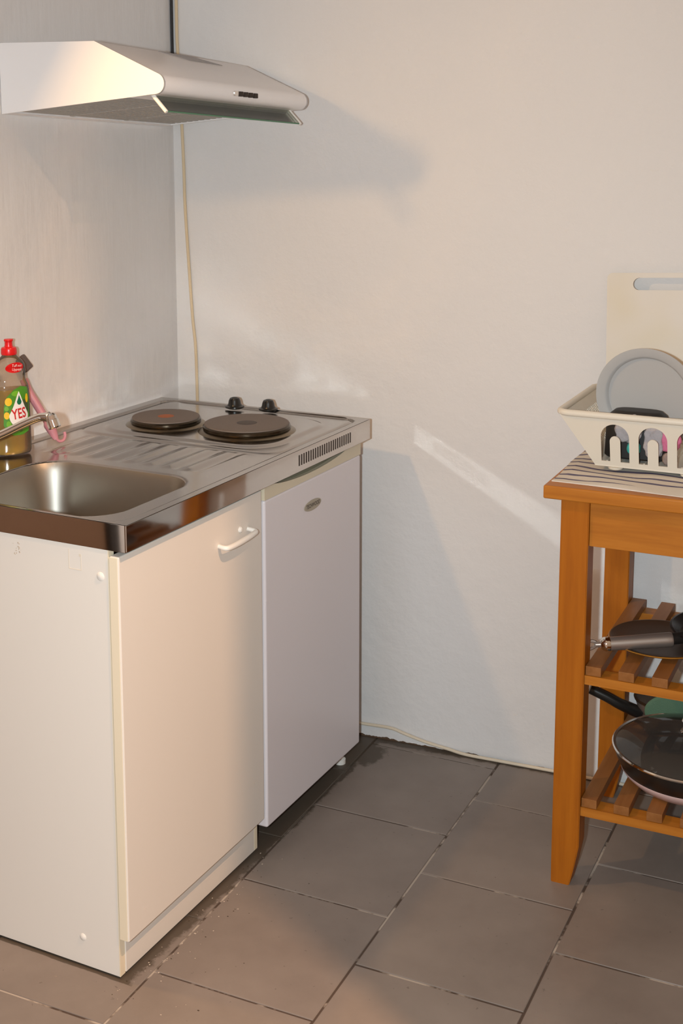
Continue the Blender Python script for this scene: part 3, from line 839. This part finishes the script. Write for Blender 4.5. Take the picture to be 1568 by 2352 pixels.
def wall_mesh(side, ns, nt, holes):
    bm = bmesh.new(); th = .0022
    grid = {}
    nrm = {'f': Vector((0, 1, .3)), 'b': Vector((0, -1, .3)), 'l': Vector((1, 0, .3)), 'r': Vector((-1, 0, .3))}[side].normalized() * th
    keep = set()
    for i in range(ns):
        for j in range(nt):
            p = wallpt(side, (i + .5) / ns, (j + .5) / nt)
            if holes(p): continue
            keep.add((i, j))
    def V_(i, j, l):
        if (i, j, l) not in grid:
            s_, t_ = i / ns, j / nt
            nb = {(a, b) in keep for a in (i - 1, i) for b in (j - 1, j) if 0 <= a < ns and 0 <= b < nt}
            if len(nb) == 2 and side in 'fb':
                def f_(a, b):
                    q = wallpt(side, a, b); return hole_sd(q.x, q.z)
                for _ in range(3):
                    e = 1e-4; d = f_(s_, t_); ga = (f_(s_ + e, t_) - f_(s_ - e, t_)) / (2 * e); gb = (f_(s_, t_ + e) - f_(s_, t_ - e)) / (2 * e)
                    g2 = (ga / ns) ** 2 + (gb / nt) ** 2
                    if g2 < 1e-12: break
                    s_ -= max(-1.2, min(1.2, d * ga / ns / g2)) / ns; t_ -= max(-1.2, min(1.2, d * gb / nt / g2)) / nt
            p = wallpt(side, s_, t_); grid[(i, j, l)] = bm.verts.new(p + (nrm if l else Vector()))
        return grid[(i, j, l)]
    for (i, j) in keep:
        bm.faces.new([V_(*q, 0) for q in ((i, j), (i + 1, j), (i + 1, j + 1), (i, j + 1))])
        bm.faces.new([V_(*q, 1) for q in ((i, j), (i, j + 1), (i + 1, j + 1), (i + 1, j))])
        for (di, dj, e0, e1) in ((-1, 0, (i, j), (i, j + 1)), (1, 0, (i + 1, j), (i + 1, j + 1)), (0, -1, (i, j), (i + 1, j)), (0, 1, (i, j + 1), (i + 1, j + 1))):
            if (i + di, j + dj) not in keep:
                bm.faces.new((V_(*e0, 0), V_(*e1, 0), V_(*e1, 1), V_(*e0, 1)))
    return bm
finish('front_wall', wall_mesh('f', 330, 90, lambda p: arch_hole(p.x, p.z)), 'drainer', dn, smooth=50)
finish('back_wall', wall_mesh('b', 200, 50, lambda p: arch_hole(p.x, p.z)), 'drainer', dn, smooth=50)
def side_holes(p):
    k = (p.y - .17) / .011
    return .165 < p.y < .39 and .03 < p.z < .095 and (k % 1) < .45
finish('side_wall', wall_mesh('l', 150, 40, side_holes), 'drainer', dn, smooth=50)
finish('side_wall', wall_mesh('r', 150, 40, side_holes), 'drainer', dn, smooth=50)
bm = bmesh.new(); box(bm, (bU0, bV0, BZ0 - .003), (bU1, bV1, BZ0 + .001), .001)
for k in range(12): box(bm, (bU0 + .02 + k * .026, bV0 + .02, BZ0 + .001), (bU0 + .024 + k * .026, bV1 - .02, BZ0 + .006))
finish('base', bm, 'drainer', dn)
rp = rrect(rU0, rV0, rU1, rV1, .022, 8)
bm = bmesh.new(); tube(bm, [(a, b, RZ) for a, b in rp], .0072, 12, closed=True)
finish('rim', bm, 'drainer', dn)
for (u, v) in ((.112, bV0 + .012), (.262, bV0 + .012), (.112, bV1 - .02), (.35, bV1 - .02)):
    finish('foot', lathe(bmesh.new(), [(0, -.0035), (.009, -.0030), (.0150, .0), (.0165, .0048), (0, .0048)], 28, mtx=Matrix.Translation((u, v, 0))), 'drainer', dn)
bm = bmesh.new()
for u in (.049, .070):
    box(bm, (u - .0016, 0, 0), (u + .0016, .0008, .018), mtx=Matrix.Translation((0, .1235, .0885)) @ Matrix.Rotation(math.radians(-14), 4, 'X'))
# --- things in the drainer
def put(o, u, v, z, rx=0, ry=0, rz=0):
    o.matrix_world = Matrix.Translation(cw(u, v, z)) @ Matrix.Rotation(CA, 4, 'Z') @ Matrix.Rotation(rz, 4, 'Z') @ Matrix.Rotation(rx, 4, 'X') @ Matrix.Rotation(ry, 4, 'Y')
R_ = .1125
pl = tag(finish('dinner_plate', lathe(bmesh.new(), [(0, .0), (R_ * .72, .0), (R_ * .79, .003), (R_ * .815, .0095), (R_ * .835, .0115), (R_ * .97, .0155), (R_, .0175), (R_ * .995, .019), (R_ * .97, .0185), (R_ * .84, .0155), (R_ * .805, .0135), (R_ * .775, .0072), (R_ * .70, .005), (0, .0048)], 96), 'plate'),
         'grey plate standing upright in the dish drainer in front of the cutting board', 'plate')
put(pl, .151, .285, ZB + .0235 + R_, rx=math.radians(97), rz=math.radians(-4))
pot = thing('black_pan', 'black square-lipped pan lying in the dish drainer before the grey plate', 'pan', cw(.143, .222, ZB + .0145), CA)
bm = bmesh.new()
def superring(hx, hy, z, n=48, e=3.2):
    out = []
    for i in range(n):
        a = 2 * PI * i / n; c_, s_ = math.cos(a), math.sin(a)
        out.append(bm.verts.new((hx * math.copysign(abs(c_) ** (2 / e), c_), hy * math.copysign(abs(s_) ** (2 / e), s_), z)))
    return out
rings = [superring(*q) for q in ((.064, .034, .0), (.068, .038, .004), (.066, .038, .075), (.060, .034, .092), (.050, .026, .1005), (.044, .022, .102), (.02, .01, .102))]
bm.faces.new(rings[0][::-1]); bm.faces.new(rings[-1])
for A, B in zip(rings[:-1], rings[1:]):
    for i in range(48): bm.faces.new((A[i], A[(i + 1) % 48], B[(i + 1) % 48], B[i]))
finish('pan_body', bm, 'black_matte', pot)
def lump(name, m, sx, sy, sz, u, v, z, label, cat, seed, amp=.18, rz=0):
    bm = bmesh.new(); bmesh.ops.create_icosphere(bm, subdivisions=4, radius=1)
    rnd = random.Random(seed); ph_ = [rnd.uniform(0, 6) for _ in range(6)]
    for p in bm.verts:
        c_ = p.co.copy(); e = 2.6
        q = Vector([math.copysign(abs(x) ** (2 / e), x) for x in c_])
        k = 1 + amp * (math.sin(4 * c_.x + ph_[0]) * math.sin(5 * c_.y + ph_[1]) + .5 * math.sin(9 * c_.z + ph_[2]) * math.sin(8 * c_.x + ph_[3]))
        p.co = Vector((q.x * sx, q.y * sy, q.z * sz)) * k
    lo = min(p.co.z for p in bm.verts)
    for p in bm.verts: p.co.z -= lo
    o = tag(finish(name, bm, m, smooth=80), label, cat); put(o, u, v, z, rz=rz); return o
zi = ZB + .0145
lump('teal_sponge', 'teal', .014, .012, .0135, .146, .168, zi + .016, 'teal sponge behind the first arched slot of the dish drainer', 'sponge', 3, .05)
lump('dish_cloth', 'grey_cloth', .028, .012, .028, .134, .174, zi + .034, 'crumpled grey cloth behind the first arched slot of the dish drainer', 'cloth', 5)
lump('steel_scourer', 'grey_cloth', .022, .013, .034, .188, .170, zi + .008, 'grey scourer behind the left side of the second arched slot of the drainer', 'scourer', 9)
lump('pink_cloth', 'pink_sponge', .021, .013, .026, .222, .170, zi + .030, 'pink cloth behind the right side of the second arched slot of the drainer', 'cloth', 11)
lump('brown_scourer', 'brown_cloth', .016, .013, .014, .222, .170, zi + .0, 'brown scouring pad under the pink cloth in the dish drainer', 'scourer', 12, .05)
lump('pink_sponge', 'pink_sponge', .026, .014, .028, .278, .170, zi + .030, 'pink sponge behind the third arched slot at the right picture edge', 'sponge', 14, .06)

# --- white cutting board leaning on the wall
bm = bmesh.new()
BWd, BHt = .36, .392
out = rrect(0, 0, BWd, BHt, .013)
t = bmesh.new()
slot = rrect(.060, BHt - .040, .300, BHt - .0125, .0135)
slot = [(a, b + (.0055 * math.sin(PI * (a - .06) / .24) if b > BHt - .02 else 0)) for a, b in slot]
A = [t.verts.new((a, b, 0)) for a, b in out]; S = [t.verts.new((a, b, 0)) for a, b in slot]
ed = [t.edges.new((A[i], A[(i + 1) % len(A)])) for i in range(len(A))] + [t.edges.new((S[i], S[(i + 1) % len(S)])) for i in range(len(S))]
bmesh.ops.triangle_fill(t, edges=ed, use_beauty=True)
# drop faces that fill the slot
for f in [f for f in t.faces if all(v in S for v in f.verts)]: t.faces.remove(f)
ext = bmesh.ops.extrude_face_region(t, geom=t.faces[:])
for v in [e for e in ext['geom'] if isinstance(e, bmesh.types.BMVert)]: v.co.z += .008
cbd = tag(finish('cutting_board', t, 'board', smooth=0), 'white plastic cutting board with handle slot leaning on the back wall', 'cutting board')
lean = math.radians(84.2)
cbd.matrix_world = Matrix.Translation(cw(.021, .4575, CH + .001)) @ Matrix.Rotation(CA + .02, 4, 'Z') @ Matrix.Rotation(lean, 4, 'X') @ Matrix.Rotation(math.radians(2.3), 4, 'Z')

# --- middle shelf: wooden dish and a pan with a metal handle
Z1 = .457 + .0402
ds = thing('serving_dish', 'shallow dark dish with wooden underside on the middle slatted shelf', 'dish', cw(.212, .21, Z1), CA)
r = .112
finish('wooden_base', lathe(bmesh.new(), [(0, 0), (r * .62, 0), (r * .8, .003), (r * .97, .0105), (r, .013), (r * .985, .0145), (r * .95, .0135), (r * .78, .0085), (0, .007)], 72), 'wood_dish', ds)
finish('dark_lining', lathe(bmesh.new(), [(0, .0078), (r * .78, .0092), (r * .94, .0142), (r * .955, .0152), (r * .975, .0150)], 72), 'dish_dark', ds)
PC = (.352, .264); PZ = Z1 + .0160
fp = thing('frying_pan', 'black frying pan with dull metal tube handle resting on the dark dish', 'pan', cw(PC[0], PC[1], PZ), CA)
r = .128
finish('pan_body', lathe(bmesh.new(), [(0, 0), (r * .78, 0), (r * .86, .004), (r, .020), (r + .003, .022), (r - .002, .023), (r * .84, .0075), (0, .006)], 64), 'pan_black', fp)
hb = Vector((.232 - PC[0], .160 - PC[1], .5285 - PZ)); ha = Vector((.121 - PC[0], .105 - PC[1], .5210 - PZ))
dirv = (ha - hb).normalized()
finish('bracket', tube(bmesh.new(), [(-.090, -.070, .014), hb + dirv * .004], .0125, 14), 'black_matte', fp)
hl = finish('handle', tube(bmesh.new(), [hb - dirv * .012, hb - dirv * .008, hb + dirv * .004, ha], [.0145, .0160, .0158, .0146], 24), 'metal_dark', fp)
finish('end_collar', tube(bmesh.new(), [ha - dirv * .003, ha, ha + dirv * .003, ha + dirv * .006, ha + dirv * .011, ha + dirv * .017], [.0149, .0156, .0148, .0156, .0140, .0072], 24), 'chrome', hl)
finish('end_neck', tube(bmesh.new(), [ha + dirv * .015, ha + dirv * .028], [.0068, .0052], 14), 'metal_dark', hl)
cc = ha + dirv * .040
finish('hanging_ring', tube(bmesh.new(), [cc + dirv * .0145 * math.cos(a) + Vector((.1, .75, .65)).normalized() * .0100 * math.sin(a) for a in [2 * PI * i / 28 for i in range(28)]], .0036, 10, closed=True), 'metal_dark', hl)
# --- bottom shelf
Z0 = .163 + .0402
wk = thing('wok_pan', 'black deep pan with smoked glass lid on the bottom slatted shelf', 'pan', cw(.288, .205, Z0), CA)
r = .166
finish('pan_body', lathe(bmesh.new(), [(0, 0), (r * .68, 0), (r * .76, .003), (r * .89, .024), (r * .965, .050), (r, .068), (r + .001, .071), (r - .004, .071), (r * .945, .052), (r * .86, .028), (r * .7, .006), (0, .006)], 84), 'pan_black', wk)
finish('outer_shell', lathe(bmesh.new(), [(r * .72, .0005), (r * .775, .0025), (r * .875, .0185), (r * .905, .0265), (r * .905, .0285), (r * .88, .0225), (r * .76, .003)], 84), 'pan_base', wk)
ld = finish('glass_lid', lathe(bmesh.new(), [(r - .002, .0735), (r * .85, .087), (r * .6, .099), (r * .3, .106), (0, .108)], 84), 'lid_glass', wk)
finish('lid_rim', lathe(bmesh.new(), [(r - .004, .0715), (r + .0025, .0712), (r + .0035, .074), (r + .001, .0765), (r - .004, .0755)], 84, closed=True), 'chrome', ld)
finish('lid_knob', lathe(bmesh.new(), [(0, .108), (.024, .1075), (.026, .110), (.012, .114), (.010, .122), (.020, .128), (.024, .134), (.021, .141), (.010, .145), (0, .1455)], 36), 'chrome', ld)
# green oval pad standing on edge behind the lid
bm = bmesh.new(); n = 64
prof_ = [(1, .0), (1.02, .003), (1.0, .0065), (.93, .0085), (0, .0095)]
def pad_ring(k, h): return [bm.verts.new((.098 * k * math.cos(2 * PI * i / n), h, .0585 + .0575 * k * math.sin(2 * PI * i / n))) for i in range(n)]
Rg = [[bm.verts.new((0, -.0048, .0585))], pad_ring(.9, -.0045), pad_ring(.98, -.003), pad_ring(1.0, 0), pad_ring(.98, .003), pad_ring(.9, .0045), [bm.verts.new((0, .0048, .0585))]]
for A, B in zip(Rg[:-1], Rg[1:]):
    for i in range(n):
        u_ = []
        for q in (A[i % len(A)], A[(i + 1) % n % len(A)], B[(i + 1) % n % len(B)], B[i % len(B)]):
            if q not in u_: u_.append(q)
        bm.faces.new(u_)
L(M['green_pot'], bump(M['green_pot'], noise(M['green_pot'], 420, detail=1), .8, .001), bsdf(M['green_pot']).inputs['Normal'])
gp = tag(finish('pot_holder', bm, 'green_pot', smooth=60), 'green textured pad standing on edge behind the lidded pan on the bottom shelf', 'pot holder')
put(gp, .248, .3835, Z0 + .0005, rx=math.radians(2))
SC = (.180, .457); 
sc_ = thing('saucepan', 'small flared pan with black handle behind the big lidded pan on bottom shelf', 'pan', cw(SC[0], SC[1], Z0), CA)
rs = .066
finish('pan_body', lathe(bmesh.new(), [(0, 0), (.036, 0), (.040, .004), (.043, .018), (.052, .033), (.062, .046), (rs, .060), (rs + .001, .062), (rs - .003, .062), (.058, .046), (.040, .02), (0, .006)], 64), 'metal_dark', sc_)
ld = finish('glass_lid', lathe(bmesh.new(), [(rs * .98, .0645), (rs * .7, .074), (rs * .3, .080), (0, .081)], 64), 'lid_glass', sc_)
finish('lid_rim', lathe(bmesh.new(), [(rs - .003, .0625), (rs + .003, .0625), (rs + .004, .0655), (rs - .002, .067)], 64, closed=True), 'burnt', ld)
finish('lid_knob', lathe(bmesh.new(), [(0, .0805), (.012, .0805), (.010, .09), (.018, .098), (.012, .106), (0, .107)], 32), 'black', ld)
hs = spline([(.128 - SC[0], .440 - SC[1], .229 - Z0), (.112 - SC[0], .428 - SC[1], .238 - Z0), (.085 - SC[0], .416 - SC[1], .252 - Z0), (.055 - SC[0], .408 - SC[1], .268 - Z0), (.016 - SC[0], .400 - SC[1], .284 - Z0)], 6)
finish('handle', tube(bmesh.new(), hs, [.0150 - .003 * (i / len(hs)) for i in range(len(hs))], 16), 'black', sc_)

# ------------------------------------------------------------------ dust and flakes along the cabinet foot
bm = bmesh.new()
rnd = random.Random(4)
for k in range(95):
    t = rnd.random()
    y = -1.30 + t * .56
    if rnd.random() < .75: x = .585 + abs(rnd.gauss(0, .028)) + .0 * t
    else: x = .60 + rnd.random() * .16
    s = rnd.uniform(.0004, .0014) * (1.5 if rnd.random() < .06 else 1)
    box(bm, (x, y, .0), (x + s * rnd.uniform(1, 2.2), y + s * rnd.uniform(1, 2.5), s * .5), mi=0 if rnd.random() < .62 else 1)
db = tag(finish('floor_dust', bm, ['flake', 'dirt'], smooth=0), 'pale plaster flakes and crumbs scattered on the floor along the cabinet foot', 'dust'); db['kind'] = 'stuff'
# ------------------------------------------------------------------ lights
def lamp(name, kind, loc, power, col, size, rot=None, **kw):
    l = D.lights.new(name, kind); l.energy = power; l.color = col
    if kind == 'AREA': l.shape = 'DISK'; l.size = size
    else: l.shadow_soft_size = size
    for k, v in kw.items(): setattr(l, k, v)
    o = D.objects.new(name, l); COL.objects.link(o); o.location = loc
    if rot is not None: o.rotation_euler = Vector(rot).to_track_quat('-Z', 'Y').to_euler()
    return o
CAM = Vector((1.9565, -3.0746, 1.5729))
Rr = Vector((.8904, .4551, -.0011))
_ray = Vector((-.4496, .8792, -.1578)) + Vector((.8904, .4551, -.0011)) * (30 / 2987) - Vector((-.0709, .1410, .9875)) * (800 / 2987)
lamp('camera_flash', 'SPOT', CAM - Rr * .12, 192, (.80, .94, 1.0), .022, rot=_ray, spot_size=math.radians(128), spot_blend=1.0)
lamp('sink_lamp', 'AREA', (.25, -1.3, 1.81), 7.0, (1, .60, .25), .05, rot=(1, .15, -.7))
lamp('hall_lamp', 'AREA', (2.0, -1.617, 2.58), 72, (1, .60, .34), .020, rot=(.45, 0, -1))

w = D.worlds.new('room'); bpy.context.scene.world = w; w.use_nodes = True
bg = w.node_tree.nodes['Background']; bg.inputs['Color'].default_value = (1, .635, .44, 1); bg.inputs['Strength'].default_value = .53

# ------------------------------------------------------------------ camera
cam = D.cameras.new('camera'); co = D.objects.new('camera', cam); COL.objects.link(co)
F_PX, CX, CY = 2986.78, 756.56, 804.2
Fw = Vector((-.4496, .8792, -.1578)); Up = Vector((-.0709, .1410, .9875))
Rt = Fw.cross(Up).normalized(); Up = Rt.cross(Fw).normalized(); Fw.normalize()
co.matrix_world = Matrix(((Rt.x, Up.x, -Fw.x, CAM.x), (Rt.y, Up.y, -Fw.y, CAM.y), (Rt.z, Up.z, -Fw.z, CAM.z), (0, 0, 0, 1)))
cam.sensor_fit = 'VERTICAL'; cam.sensor_height = 36; cam.sensor_width = 24
cam.lens = F_PX / 2352 * 36
cam.shift_x = (784 - CX) / 2352; cam.shift_y = (CY - 1176) / 2352
cam.clip_start = .05
sc = bpy.context.scene; sc.camera = co
sc.view_settings.view_transform = 'Standard'; sc.view_settings.look = 'None'
sc.view_settings.exposure = 0; sc.view_settings.gamma = 1; sc.view_settings.use_curve_mapping = False
sc.cycles.use_guiding = True; sc.cycles.guiding_training_samples = 48
sc.cycles.blur_glossy = 0.0
sc.cycles.sample_clamp_indirect = 0
